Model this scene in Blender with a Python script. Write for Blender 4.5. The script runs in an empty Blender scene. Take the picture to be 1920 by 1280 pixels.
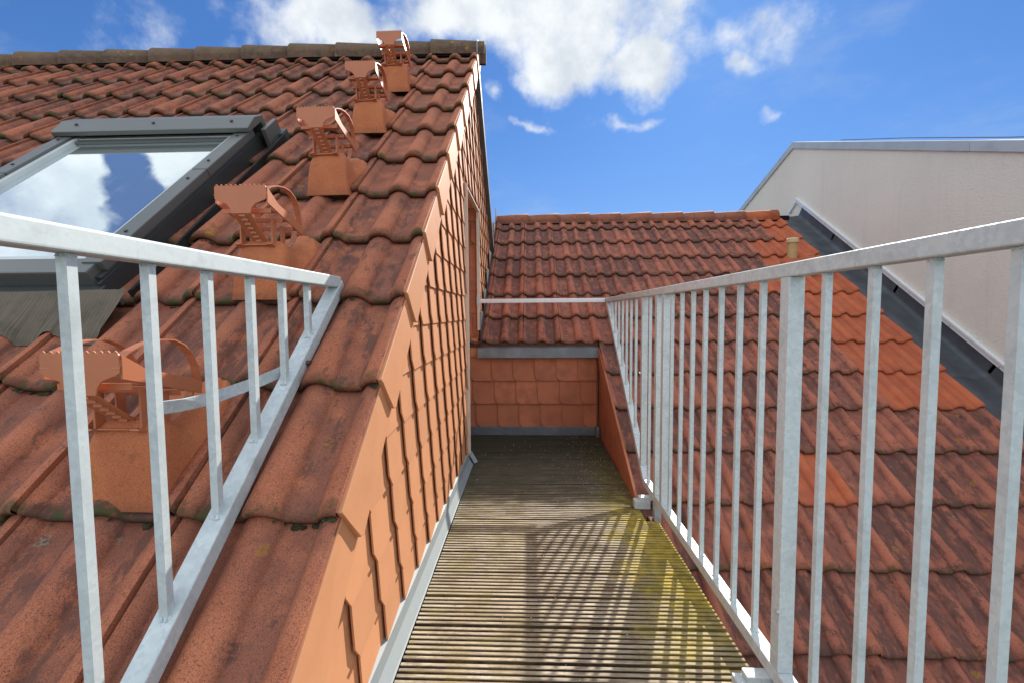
import bpy, bmesh, math, random
from math import sin, cos, radians, pi, atan2, tan, sqrt
from mathutils import Vector, Matrix
random.seed(7)
S = bpy.context.scene
COL = S.collection

# ------------------------------------------------------------------ camera
cam = bpy.data.objects.new('camera', bpy.data.cameras.new('camera'))
COL.objects.link(cam); S.camera = cam
cam.data.sensor_width = 36; cam.data.lens = 16.0
cam.data.clip_start = .02; cam.data.clip_end = 5000
cam.matrix_world = (Matrix.Rotation(radians(2.15), 4, 'Z') @
                    Matrix.Rotation(radians(90-3.56), 4, 'X') @
                    Matrix.Rotation(radians(-.4), 4, 'Z'))
# ------------------------------------------------------------------ light
SUN = Vector((.57, 1.50, 1.0)).normalized()
EXPOSURE = .55
SKY_STRENGTH = .13
SUN_STRENGTH = 5.0
sl = bpy.data.lights.new('sun', 'SUN'); sl.energy = SUN_STRENGTH; sl.angle = radians(.53)
sl.color = (1, .93, .82)
so = bpy.data.objects.new('sun', sl); COL.objects.link(so)
so.rotation_euler = SUN.to_track_quat('Z', 'Y').to_euler()
S.view_settings.view_transform = 'Standard'; S.view_settings.look = 'None'
S.view_settings.exposure = EXPOSURE; S.view_settings.gamma = 1
S.view_settings.use_curve_mapping = False

# node helper -------------------------------------------------------------
class NT:
    def __init__(s, tree): s.t = tree; s.n = tree.nodes; s.l = tree.links
    def new(s, typ, **kw):
        nd = s.n.new(typ)
        for k, v in kw.items():
            if k.startswith('_'): continue
            setattr(nd, k, v)
        return nd
    def link(s, a, b): s.l.new(a, b)
    def setin(s, nd, key, v):
        i = nd.inputs[key]
        if hasattr(v, 'is_output') or isinstance(v, bpy.types.NodeSocket): s.l.new(v, i)
        else: i.default_value = v
    def math(s, op, a, b=0.0, c=0.0, clamp=False):
        nd = s.new('ShaderNodeMath', operation=op, use_clamp=clamp)
        s.setin(nd, 0, a); s.setin(nd, 1, b); s.setin(nd, 2, c)
        return nd.outputs[0]
    def vmath(s, op, a, b=(0, 0, 0)):
        nd = s.new('ShaderNodeVectorMath', operation=op)
        s.setin(nd, 0, a)
        if op == 'SCALE': s.setin(nd, 3, b)
        else: s.setin(nd, 1, b)
        return nd
    def noise(s, vec, scale, detail=3, rough=.55, dist=0, col=False):
        nd = s.new('ShaderNodeTexNoise'); s.setin(nd, 'Vector', vec)
        s.setin(nd, 'Scale', scale); s.setin(nd, 'Detail', detail); s.setin(nd, 'Roughness', rough)
        s.setin(nd, 'Distortion', dist)
        return nd.outputs['Color' if col else 'Fac']
    def voro(s, vec, scale, feature='F1', out='Distance', rnd=1):
        nd = s.new('ShaderNodeTexVoronoi', feature=feature); s.setin(nd, 'Vector', vec)
        s.setin(nd, 'Scale', scale); s.setin(nd, 'Randomness', rnd)
        return nd.outputs[out]
    def smooth(s, x, a, b, lo=0.0, hi=1.0):
        nd = s.new('ShaderNodeMapRange', interpolation_type='SMOOTHSTEP')
        s.setin(nd, 0, x); s.setin(nd, 1, a); s.setin(nd, 2, b); s.setin(nd, 3, lo); s.setin(nd, 4, hi)
        return nd.outputs[0]
    def lin(s, x, a, b, lo, hi):
        nd = s.new('ShaderNodeMapRange'); s.setin(nd, 0, x); s.setin(nd, 1, a); s.setin(nd, 2, b); s.setin(nd, 3, lo); s.setin(nd, 4, hi)
        return nd.outputs[0]
    def mix(s, fac, a, b, mode='MIX'):
        nd = s.new('ShaderNodeMix', data_type='RGBA', blend_type=mode)
        s.setin(nd, 0, fac)
        s.setin(nd, 6, a if not isinstance(a, tuple) else (*a[:3], 1)); s.setin(nd, 7, b if not isinstance(b, tuple) else (*b[:3], 1))
        return nd.outputs[2]
    def sep(s, v):
        nd = s.new('ShaderNodeSeparateXYZ'); s.link(v, nd.inputs[0]); return nd.outputs
    def comb(s, x, y, z):
        nd = s.new('ShaderNodeCombineXYZ'); s.setin(nd, 0, x); s.setin(nd, 1, y); s.setin(nd, 2, z); return nd.outputs[0]

# ------------------------------------------------------------------ world
W = bpy.data.worlds.new('World'); S.world = W; W.use_nodes = True
w = NT(W.node_tree); w.n.clear()
sky = w.new('ShaderNodeTexSky', sky_type='NISHITA', sun_disc=False)
sky.sun_elevation = math.asin(SUN.z); sky.sun_rotation = atan2(SUN.x, SUN.y)
sky.air_density = 1.0; sky.dust_density = .25; sky.ozone_density = 2.2; sky.altitude = 300
tc = w.new('ShaderNodeTexCoord'); dirv = tc.outputs['Generated']
n1 = w.noise(dirv, 5.0, 8, .62)
n2 = w.noise(dirv, 16.0, 5, .6)
warp = w.vmath('SCALE', w.vmath('SUBTRACT', w.noise(dirv, 3.5, 5, .6, col=True), (.5, .5, .5)).outputs[0], .22).outputs[0]
wd = w.vmath('ADD', dirv, warp).outputs[0]
# clouds: (direction, radii x/y/z, strength); placed where the photograph has them, and unseen ones overhead / behind
def D(x, y):     # a bearing, from a picture position
    v = cam.matrix_world.to_3x3() @ Vector(((x-960)/853, -(y-640)/853, -1)); return v.normalized()
blobs = [(D(960, 30), (.19, .2, .075), 1.3), (D(1075, 85), (.115, .2, .062), 1.15), (D(1190, 120), (.09, .2, .045), 1.0),
         (D(640, 55), (.15, .3, .04), 1.15), (D(860, 50), (.13, .2, .06), 1.2), (D(1010, -60), (.3, .3, .12), 1.2), (D(1380, 60), (.11, .2, .045), .60), (D(1440, 215), (.035, .2, .02), .62),
         (D(1375, 115), (.04, .2, .03), .66), (D(1020, 240), (.04, .2, .012), .56), (D(1160, 232), (.05, .2, .012), .46),
         (D(945, 188), (.03, .2, .016), .55), (D(390, 82), (.09, .2, .025), .50), (D(130, 60), (.2, .2, .05), .08),
                  ]
field = None
for c, r, st in blobs:
    q = w.vmath('DIVIDE', w.vmath('SUBTRACT', wd, tuple(c)).outputs[0], r).outputs[0]
    ln = w.vmath('LENGTH', q).outputs['Value']
    b = w.math('MULTIPLY', w.math('SUBTRACT', 1.25, ln, clamp=False), st)
    field = b if field is None else w.math('MAXIMUM', field, b)
dz = w.sep(dirv)
cover = w.math('MAXIMUM', w.smooth(dz[2], .55, .63), w.smooth(dz[1], .45, .2))      # broken deck of unseen cloud overhead and behind, thickened to raise the fill light
cover = w.math('SUBTRACT', w.math('MULTIPLY', cover, 1.5), .45)
gq = w.vmath('DIVIDE', w.vmath('SUBTRACT', wd, tuple(Vector((-.89, .36, .98)).normalized())).outputs[0], (.040, .2, .14))
cover = w.math('SUBTRACT', cover, w.smooth(gq.outputs[0] if False else w.vmath('LENGTH', gq.outputs[0]).outputs['Value'], 1.2, .6, 0, 1.5))
field = w.math('MAXIMUM', field, cover)
dens = w.math('ADD', field, w.math('ADD', w.math('MULTIPLY', w.math('SUBTRACT', n1, .5), 2.6), w.math('MULTIPLY', w.math('SUBTRACT', n2, .5), .9)))
alpha = w.smooth(dens, .15, 1.15)
shade = w.smooth(w.noise(w.vmath('ADD', dirv, (.03, .03, .06)).outputs[0], 7, 6, .6), .35, .65)
cc = w.mix(shade, (3.5, 3.85, 4.3), (5.05, 5.25, 5.4))
lit = w.lin(w.vmath('DOT_PRODUCT', dirv, tuple(SUN)).outputs['Value'], .75, -.3, 1.0, 1.55)   # clouds away from the sun are lit from the front
cc = w.vmath('SCALE', cc, lit).outputs[0]
gm = w.new('ShaderNodeGamma'); w.link(sky.outputs[0], gm.inputs[0]); gm.inputs[1].default_value = .6
skyc = w.mix(1.0, gm.outputs[0], (.335, .68, 1.30), 'MULTIPLY')
skyc = w.mix(w.smooth(w.sep(dirv)[2], .42, .0, 0, .30), skyc, (2.3, 3.3, 4.5))
wisp = w.math('MULTIPLY', w.smooth(w.noise(w.vmath('MULTIPLY', dirv, (1, 1, 2.4)).outputs[0], 3.2, 7, .65), .52, .78), .22)
skyc = w.mix(wisp, skyc, (3.2, 3.6, 4.2))
bg = w.new('ShaderNodeBackground'); w.link(w.mix(alpha, skyc, cc), bg.inputs[0]); bg.inputs[1].default_value = SKY_STRENGTH
wo = w.new('ShaderNodeOutputWorld'); w.link(bg.outputs[0], wo.inputs[0])

# ------------------------------------------------------------------ materials
def material(name):
    m = bpy.data.materials.new(name); m.use_nodes = True
    t = NT(m.node_tree); p = t.n['Principled BSDF']
    return m, t, p
def local(t, jitter=40.0):
    """object coordinates, moved by a random amount for each object"""
    co = t.new('ShaderNodeTexCoord').outputs['Object']
    rnd = t.new('ShaderNodeObjectInfo').outputs['Random']
    off = t.comb(t.math('MULTIPLY', rnd, jitter), t.math('MULTIPLY', rnd, jitter*1.7), t.math('MULTIPLY', rnd, jitter*.6))
    return co, t.vmath('ADD', co, off).outputs[0], rnd
def bump(t, p, h, strength=.3, dist=.002):
    b = t.new('ShaderNodeBump'); b.inputs['Strength'].default_value = strength; b.inputs['Distance'].default_value = dist
    t.link(h, b.inputs['Height']); t.link(b.outputs[0], p.inputs['Normal'])

def tile_material(name, c1, c2, dark=.7, moss=1.0, lichen=1.0, grain=1.0, stain_lo=.52):
    m, t, p = material(name)
    co, v, rnd = local(t)
    base = t.mix(rnd, c1, c2)
    big = t.noise(v, 7, 4, .6)
    base = t.mix(t.smooth(big, .3, .7), base, t.mix(.55, base, (c1[0]*1.35, c1[1]*1.5, c1[2]*1.4)))
    # sandy granules
    gr = t.noise(v, 420, 2, .7)
    base = t.mix(t.math('MULTIPLY', t.smooth(gr, .56, .66), .55*grain), base, (c1[0]*1.6, c1[1]*1.9, c1[2]*2.0))
    base = t.mix(t.math('MULTIPLY', t.smooth(gr, .46, .38), .8*grain), base, (c1[0]*.3, c1[1]*.35, c1[2]*.5))
    # dark weathering: blotches, more of it in the troughs of the profile
    xyz = t.sep(co)
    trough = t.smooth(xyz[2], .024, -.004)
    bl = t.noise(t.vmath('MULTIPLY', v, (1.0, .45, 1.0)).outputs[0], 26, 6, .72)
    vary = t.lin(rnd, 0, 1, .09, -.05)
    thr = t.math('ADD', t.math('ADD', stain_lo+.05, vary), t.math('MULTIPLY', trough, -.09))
    st = t.smooth(bl, thr, t.math('ADD', thr, .10))
    base = t.mix(t.math('MULTIPLY', st, dark), base, (.075, .045, .038))
    spk = t.noise(v, 130, 3, .7)
    base = t.mix(t.math('MULTIPLY', t.smooth(spk, .57, .66), .62*dark), base, (.03, .024, .022))
    # violet-grey tint in the troughs
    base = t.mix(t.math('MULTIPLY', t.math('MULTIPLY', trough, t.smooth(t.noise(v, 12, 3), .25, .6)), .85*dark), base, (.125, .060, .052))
    # dirt and moss along the lower lip
    edge = t.smooth(t.math('ADD', xyz[1], t.math('MULTIPLY', t.math('SUBTRACT', t.noise(v, 35, 4), .5), .06)), .045, .0)
    base = t.mix(t.math('MULTIPLY', edge, .60*moss), base, (.035, .030, .022))
    mo = t.math('MULTIPLY', t.math('MULTIPLY', edge, t.smooth(t.noise(v, 22, 3), .52, .60)), .9*moss)
    base = t.mix(mo, base, (.055, .068, .022))
    # lichen
    wv = t.vmath('ADD', v, t.vmath('SCALE', t.noise(v, 70, 3, col=True), .022).outputs[0]).outputs[0]
    vd = t.voro(wv, 17); pick = t.sep(t.voro(wv, 17, out='Color'))
    l1 = t.math('MULTIPLY', t.smooth(vd, .34, .26), t.math('GREATER_THAN', pick[0], .945))
    base = t.mix(t.math('MULTIPLY', t.math('MULTIPLY', l1, t.smooth(t.noise(v, 150, 3), .44, .54)), .85*lichen), base, (.36, .19, .02))
    l2 = t.math('MULTIPLY', t.smooth(vd, .30, .20), t.math('LESS_THAN', pick[1], .05))
    base = t.mix(t.math('MULTIPLY', t.math('MULTIPLY', l2, t.smooth(t.noise(v, 140, 3), .46, .56)), .7*lichen), base, (.23, .25, .20))
    l3 = t.math('MULTIPLY', t.smooth(vd, .42, .22), t.math('LESS_THAN', pick[2], .12))
    base = t.mix(t.math('MULTIPLY', t.math('MULTIPLY', l3, t.smooth(t.noise(v, 90, 4), .45, .55)), .75*dark), base, (.030, .030, .030))
    t.link(base, p.inputs['Base Color']); p.inputs['Roughness'].default_value = .82
    p.inputs['Specular IOR Level'].default_value = .3
    bump(t, p, t.math('ADD', t.math('MULTIPLY', gr, 1.0), t.math('MULTIPLY', spk, .6)), .45*grain, .0022)
    return m

M = {}
M['tile'] = tile_material('weathered concrete roof tile', (.400, .128, .068), (.315, .100, .060), .62, 1.0, 1.0, 1.0, .50)
M['tile2'] = tile_material('old red roof tile', (.410, .130, .080), (.310, .102, .070), .72, .65, .9, .7, .49)
M['tile_new'] = tile_material('new red roof tile', (.480, .120, .052), (.420, .108, .052), .18, .2, .2, .35, .62)
M['verge'] = tile_material('verge tile', (.430, .140, .074), (.350, .112, .062), .65, .8, .6, 1.0, .55)
M['ridge'] = tile_material('mossy ridge tile', (.190, .115, .074), (.150, .098, .066), .6, .25, 1.3, 1.0, .50)
M['ridge2'] = tile_material('ridge tile', (.38, .130, .080), (.32, .105, .070), .4, .4, .4, .6, .58)
M['base'] = tile_material('step base tile', (.450, .140, .060), (.400, .125, .056), .3, .0, .35, .6, .57)

def plain(name, col, rough=.6, metal=0.0, nscale=30, amt=.15, dark=(.1, .1, .1), bs=.1, spec=.5, jitter=True, stretch=(1, 1, 1)):
    m, t, p = material(name)
    co, v, rnd = local(t)
    v2 = t.vmath('MULTIPLY', v, stretch).outputs[0]
    nz = t.noise(v2, nscale, 4, .6)
    base = t.mix(t.math('MULTIPLY', t.smooth(nz, .40, .70), amt), col, dark)
    if jitter: base = t.mix(t.math('MULTIPLY', rnd, .22 if jitter is True else jitter), base, (col[0]*.72, col[1]*.74, col[2]*.78))
    t.link(base, p.inputs['Base Color'])
    p.inputs['Roughness'].default_value = rough; p.inputs['Metallic'].default_value = metal
    p.inputs['Specular IOR Level'].default_value = spec
    bump(t, p, t.noise(v2, nscale*6, 3), bs, .001)
    return m
def galvanised(name, c, c2, metal=.35, rough=.42):
    m, t, p = material(name)
    co, v, rnd = local(t)
    cell = t.sep(t.voro(t.vmath('ADD', v, t.vmath('SCALE', t.noise(v, 90, 2, col=True), .01).outputs[0]).outputs[0], 110, out='Color'))[0]
    cl = t.noise(v, 14, 4, .6)
    base = t.mix(t.math('MULTIPLY', cell, .55), c, c2)
    base = t.mix(t.math('MULTIPLY', t.smooth(cl, .45, .75), .5), base, (c2[0]*.8, c2[1]*.8, c2[2]*.8))
    drip = t.smooth(t.noise(t.vmath('MULTIPLY', v, (1, 1, .25)).outputs[0], 30, 4, .7), .62, .72)
    base = t.mix(t.math('MULTIPLY', drip, .30), base, (.30, .25, .19))
    rust = t.smooth(t.noise(v, 45, 4, .7), .735, .77)
    base = t.mix(t.math('MULTIPLY', rust, .6), base, (.20, .10, .03))
    t.link(base, p.inputs['Base Color']); p.inputs['Metallic'].default_value = metal
    t.link(t.lin(cell, 0, 1, rough-.08, rough+.14), p.inputs['Roughness'])
    bump(t, p, t.math('ADD', t.noise(v, 120, 3), t.math('MULTIPLY', cell, .3)), .12, .001)
    return m
M['galv'] = galvanised('galvanised steel', (.58, .655, .685), (.42, .485, .515), .12, .5)
M['galv_dark'] = galvanised('galvanised steel weathered', (.48, .52, .54), (.33, .36, .38), .2)
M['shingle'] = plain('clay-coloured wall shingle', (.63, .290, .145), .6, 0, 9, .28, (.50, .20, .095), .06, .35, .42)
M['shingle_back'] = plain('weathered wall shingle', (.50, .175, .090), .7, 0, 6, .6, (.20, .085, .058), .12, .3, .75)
M['lead'] = plain('lead flashing', (.145, .165, .19), .5, .35, 7, .5, (.26, .29, .33), .15, .5)
M['lead_dark'] = plain('dark lead', (.085, .092, .105), .55, .2, 6, .45, (.16, .175, .2), .35, .4)
M['zinc'] = plain('zinc flashing', (.29, .33, .35), .6, .0, 10, .35, (.26, .29, .31), .1)
M['alu'] = plain('aluminium strip', (.80, .83, .86), .4, .1, 20, .15, (.45, .45, .45), .05)
M['frame'] = plain('grey window cladding', (.150, .162, .158), .38, .35, 8, .3, (.14, .15, .14), .03, .6, False)
M['frame_dark'] = plain('dark window flashing', (.05, .056, .06), .42, .3, 8, .3, (.085, .09, .09), .05, .6, False)
M['sash'] = plain('light sash trim', (.60, .64, .65), .4, .15, 8, .2, (.3, .3, .3), .03, .5, False)
M['apron'] = plain('pleated lead apron', (.15, .125, .095), .75, 0, 18, .6, (.085, .075, .06), .35, .3, False)
M['step'] = plain('terracotta powder coated steel', (.50, .170, .080), .42, 0, 14, .25, (.33, .12, .06), .05, .45)
M['black'] = plain('black felt', (.016, .015, .014), .95, 0, 20, .3, (.03, .03, .028), .2, .1)
M['underlay'] = plain('roof battens and felt', (.045, .028, .02), .95, 0, 20, .3, (.03, .03, .028), .2, .1)
M['trim'] = plain('pale corner trim', (.72, .62, .52), .5, .1, 20, .2, (.5, .35, .25), .05)
M['pipe'] = plain('beige vent pipe', (.50, .33, .15), .55, 0, 20, .35, (.30, .2, .1), .05, .4)
M['pipecap'] = plain('beige vent cap', (.62, .46, .27), .55, 0, 20, .3, (.42, .3, .16), .05, .4)
M['beam'] = plain('brown deck joist', (.12, .05, .03), .8, 0, 20, .4, (.05, .03, .02), .2, .3)
M['coping'] = plain('grey metal coping', (.52, .57, .58), .5, .3, 5, .3, (.28, .30, .29), .05)
M['soot'] = plain('dark bolt', (.12, .08, .06), .5, .5, 40, .4, (.25, .12, .05), .1)
M['lichen'] = plain('pale lichen', (.50, .52, .46), .95, 0, 60, .5, (.30, .31, .24), .6, .1)
def moss_mat():
    m, t, p = material('moss tufts'); co, v, rnd = local(t)
    base = t.mix(t.smooth(t.noise(v, 30, 4), .3, .7), (.016, .016, .008), (.060, .065, .022))
    t.link(base, p.inputs['Base Color']); p.inputs['Roughness'].default_value = .95
    bump(t, p, t.noise(v, 300, 3), .9, .004); return m
M['moss'] = moss_mat()
def stucco():
    m, t, p = material('beige rendered wall'); co = t.new('ShaderNodeTexCoord').outputs['Object']
    base = t.mix(t.smooth(t.noise(co, 1.1, 5, .6), .3, .7), (.76, .735, .66), (.70, .68, .62))
    fine = t.noise(t.vmath('MULTIPLY', co, (1, .8, 1.3)).outputs[0], 60, 4, .6)
    base = t.mix(t.math('MULTIPLY', t.smooth(fine, .5, .7), .12), base, (.30, .27, .24))
    streak = t.smooth(t.noise(t.vmath('MULTIPLY', co, (1, 4.5, .35)).outputs[0], 3, 5, .6), .52, .78)
    base = t.mix(t.math('MULTIPLY', streak, .09), base, (.33, .31, .27))
    t.link(base, p.inputs['Base Color']); p.inputs['Roughness'].default_value = .93
    bump(t, p, fine, .5, .009); return m
M['stucco'] = stucco()
def ground_mat():
    m, t, p = material('ground'); co = t.new('ShaderNodeTexCoord').outputs['Object']
    base = t.mix(t.smooth(t.noise(co, .08, 6, .6), .4, .6), (.07, .085, .04), (.16, .15, .13))
    t.link(base, p.inputs['Base Color']); p.inputs['Roughness'].default_value = .95; return m
M['ground'] = ground_mat()
def deckwood():
    m, t, p = material('ribbed weathered decking')
    co, v, rnd = local(t, 11)
    wpos = t.new('ShaderNodeNewGeometry').outputs['Position']
    wx = t.sep(wpos); lx = t.sep(co)
    gv = t.vmath('MULTIPLY', v, (1, 9, 9)).outputs[0]
    grain = t.noise(gv, 5, 6, .65)
    fine = t.noise(t.vmath('MULTIPLY', v, (1, 14, 6)).outputs[0], 28, 4, .7)
    base = t.mix(t.smooth(grain, .30, .68), (.165, .125, .080), (.62, .54, .42))
    base = t.mix(t.math('MULTIPLY', rnd, .35), base, (.40, .30, .215))
    base = t.mix(t.math('MULTIPLY', t.smooth(fine, .50, .66), .55), base, (.115, .078, .055))
    # the worn lighter crests / dirt packed in the grooves
    base = t.mix(t.smooth(lx[2], -.0008, -.0030), base, (.030, .019, .014))
    # patches of grey-brown dirt
    pt = t.smooth(t.noise(wpos, 9, 7, .7), .46, .66)
    base = t.mix(t.math('MULTIPLY', pt, .55), base, (.12, .080, .048))
    # reddish wear
    rd = t.smooth(t.noise(t.vmath('MULTIPLY', v, (1, 4, 1)).outputs[0], 16, 4), .58, .74)
    base = t.mix(t.math('MULTIPLY', rd, .30), base, (.33, .13, .09))
    gt_ = t.smooth(t.noise(wpos, 3.2, 5, .6), .35, .65)
    base = t.mix(t.math('MULTIPLY', gt_, .18), base, (.20, .18, .07))
    # yellow-green algae: along the right edge, faint near the left edge
    nz = t.math('MULTIPLY', t.math('SUBTRACT', t.noise(wpos, 7, 7, .72), .5), .75)
    al = t.smooth(t.math('ADD', wx[0], nz), .30, .56)
    # fades toward the camera end
    al = t.math('MULTIPLY', al, t.smooth(t.math('ADD', wx[1], nz), 1.15, 1.75))
    base = t.mix(t.math('MULTIPLY', al, .80), base, t.mix(t.smooth(t.noise(v, 18, 4), .35, .7), (.24, .19, .03), (.52, .40, .05)))
    al2 = t.math('MULTIPLY', t.smooth(t.math('ADD', wx[0], nz), .12, -.20), t.smooth(t.noise(wpos, 11, 4), .42, .62))
    base = t.mix(t.math('MULTIPLY', al2, .32), base, (.33, .27, .10))
    # green-black tone, deepening in two stages toward the far end
    far_tone = t.smooth(t.math('ADD', wx[1], nz), 2.25, 2.85)
    base = t.mix(t.math('MULTIPLY', far_tone, .80), base, (.050, .050, .034))
    far_tone2 = t.smooth(t.math('ADD', wx[1], nz), 2.9, 3.7)
    base = t.mix(t.math('MULTIPLY', far_tone2, .75), base, (.020, .024, .014))
    t.link(base, p.inputs['Base Color']); p.inputs['Roughness'].default_value = .8
    p.inputs['Specular IOR Level'].default_value = .3
    bump(t, p, t.math('ADD', fine, t.math('MULTIPLY', grain, .5)), .5, .0022)
    return m
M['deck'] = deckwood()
def glassmat():
    m, t, p = material('window pane'); co = t.new('ShaderNodeTexCoord').outputs['Object']
    p.inputs['Base Color'].default_value = (.74, .82, .84, 1); p.inputs['Metallic'].default_value = .86
    dusty = t.smooth(t.noise(t.vmath('MULTIPLY', co, (3, 1, 1)).outputs[0], 7, 5, .7), .4, .75)
    t.link(t.lin(dusty, 0, 1, .012, .10), p.inputs['Roughness'])
    b = t.new('ShaderNodeBump'); b.inputs['Strength'].default_value = .02; b.inputs['Distance'].default_value = .01
    t.link(t.noise(co, 2.5, 1), b.inputs['Height']); t.link(b.outputs[0], p.inputs['Normal']); return m
M['glass'] = glassmat()

# ------------------------------------------------------------------ mesh helpers
def mesh_from(name, verts, faces, mat, smooth=False):
    me = bpy.data.meshes.new(name); me.from_pydata([tuple(v) for v in verts], [], faces)
    me.materials.append(mat); me.validate()
    if smooth:
        for p in me.polygons: p.use_smooth = True
    me.update(); return me
def link(name, me, parent=None, mw=None):
    o = bpy.data.objects.new(name, me); COL.objects.link(o)
    if parent is not None: o.parent = parent
    if mw is not None: o.matrix_local = mw
    return o
def thing(name, label, cat, loc=(0, 0, 0), group=None):
    o = bpy.data.objects.new(name, None); COL.objects.link(o); o.location = loc
    o.empty_display_size = .1
    o['label'] = label; o['category'] = cat
    if group: o['group'] = group
    return o
class MB:
    """collects boxes and strips into ONE mesh"""
    def __init__(s): s.v = []; s.f = []
    def add(s, vs, fs):
        b = len(s.v); s.v += [Vector(v) for v in vs]; s.f += [tuple(i+b for i in f) for f in fs]
    def box(s, lo, hi, mw=None):
        vs = [Vector((x, y, z)) for x in (lo[0], hi[0]) for y in (lo[1], hi[1]) for z in (lo[2], hi[2])]
        if mw: vs = [mw @ v for v in vs]
        s.add(vs, [(0, 1, 3, 2), (4, 6, 7, 5), (0, 4, 5, 1), (2, 3, 7, 6), (0, 2, 6, 4), (1, 5, 7, 3)])
    def bar(s, a, b, wx, wz, up=(0, 0, 1)):
        a, b = Vector(a), Vector(b); d = (b-a).normalized()
        side = d.cross(Vector(up)); side = side.normalized() if side.length > 1e-6 else Vector((1, 0, 0))
        u = side.cross(d).normalized()
        vs = [p + side*sx*wx/2 + u*sz*wz/2 for p in (a, b) for sx, sz in ((-1, -1), (1, -1), (1, 1), (-1, 1))]
        s.add(vs, [(3, 2, 1, 0), (4, 5, 6, 7), (0, 1, 5, 4), (1, 2, 6, 5), (2, 3, 7, 6), (3, 0, 4, 7)])
    def poly(s, pts, ext):
        """closed prism: polygon pts swept by the vector ext"""
        n = len(pts); e = Vector(ext); pts = [Vector(p) for p in pts]
        s.add(pts + [p+e for p in pts], [tuple(range(n-1, -1, -1)), tuple(range(n, 2*n))] + [(i, (i+1) % n, n+(i+1) % n, n+i) for i in range(n)])
    def strip(s, path, width, th, wdir=(1, 0, 0)):
        """flat strap following a path; width along wdir"""
        wd = Vector(wdir); P = [Vector(p) for p in path]; rings = []
        for i, p in enumerate(P):
            t = (P[min(i+1, len(P)-1)] - P[max(i-1, 0)]).normalized(); n = t.cross(wd).normalized()
            rings += [p-wd*width/2-n*th/2, p+wd*width/2-n*th/2, p+wd*width/2+n*th/2, p-wd*width/2+n*th/2]
        fs = []
        for i in range(len(P)-1):
            for j in range(4): fs.append((4*i+j, 4*i+(j+1) % 4, 4*i+4+(j+1) % 4, 4*i+4+j))
        fs += [(3, 2, 1, 0), tuple(4*(len(P)-1)+j for j in range(4))]
        s.add(rings, fs)
    def cyl(s, a, b, r, n=10, r2=None):
        a, b = Vector(a), Vector(b); d = (b-a).normalized(); q = d.to_track_quat('Z', 'Y'); r2 = r if r2 is None else r2
        vs = [p + q @ Vector((cos(2*pi*i/n)*rr, sin(2*pi*i/n)*rr, 0)) for p, rr in ((a, r), (b, r2)) for i in range(n)]
        s.add(vs, [(i, (i+1) % n, n+(i+1) % n, n+i) for i in range(n)] + [tuple(range(n-1, -1, -1)), tuple(range(n, 2*n))])
    def mesh(s, name, mat, bevel=0, seg=2, recalc=True, smooth=False):
        bm = bmesh.new(); vs = [bm.verts.new(v) for v in s.v]
        for f in s.f:
            try: bm.faces.new([vs[i] for i in f])
            except ValueError: pass
        if recalc: bmesh.ops.recalc_face_normals(bm, faces=bm.faces)
        if bevel: bmesh.ops.bevel(bm, geom=bm.edges[:], offset=bevel, segments=seg, profile=.6, affect='EDGES', clamp_overlap=True)
        if smooth:
            for f in bm.faces: f.smooth = True
        me = bpy.data.meshes.new(name); bm.to_mesh(me); bm.free(); me.materials.append(mat); return me
    def obj(s, name, mat, parent=None, bevel=0, seg=2, mw=None, smooth=False):
        return link(name, s.mesh(name, mat, bevel, seg, smooth=smooth), parent, mw)
def Rx(a): return Matrix.Rotation(a, 4, 'X')
def T(*p): return Matrix.Translation(Vector(p))

def structure(o): o['kind'] = 'structure'; return o

# ------------------------------------------------------------------ roof geometry constants
DECK = -1.08
# left (upper) house roof: row k starts at (LY(k), LZ(k))
LS = 1.11  # left roof and its skylight scaled about the camera, which stands at the origin
LP = radians(41.3); LG = .3295*LS; LY0, LZ0 = .834*LS, -.392*LS; LW = .315*LS; LX = -.36*LS
def LYk(k): return LY0 + k*LG*cos(LP)
def LZk(k): return LZ0 + k*LG*sin(LP)
def Lz(Y): return LZ0 + (Y-LY0)*tan(LP)
LRK = 10.5
LRY, LRZ = LYk(LRK), LZk(LRK)
# right (lower) roof
BP = radians(34.5); BG = .39; BY0, BZ0 = 3.985, -.262; BW = .33; BXV = .61
def BYk(k): return BY0 + k*BG*cos(BP)
def BZk(k): return BZ0 + k*BG*sin(BP)
def Bz(Y): return BZ0 + (Y-BY0)*tan(BP)
BRK = 6.72
BRY, BRZ = BYk(BRK), BZk(BRK)
BXR = BXV + 8*BW          # right-hand edge of the tiles
NX = 3.53                 # face of the neighbouring wall

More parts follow.
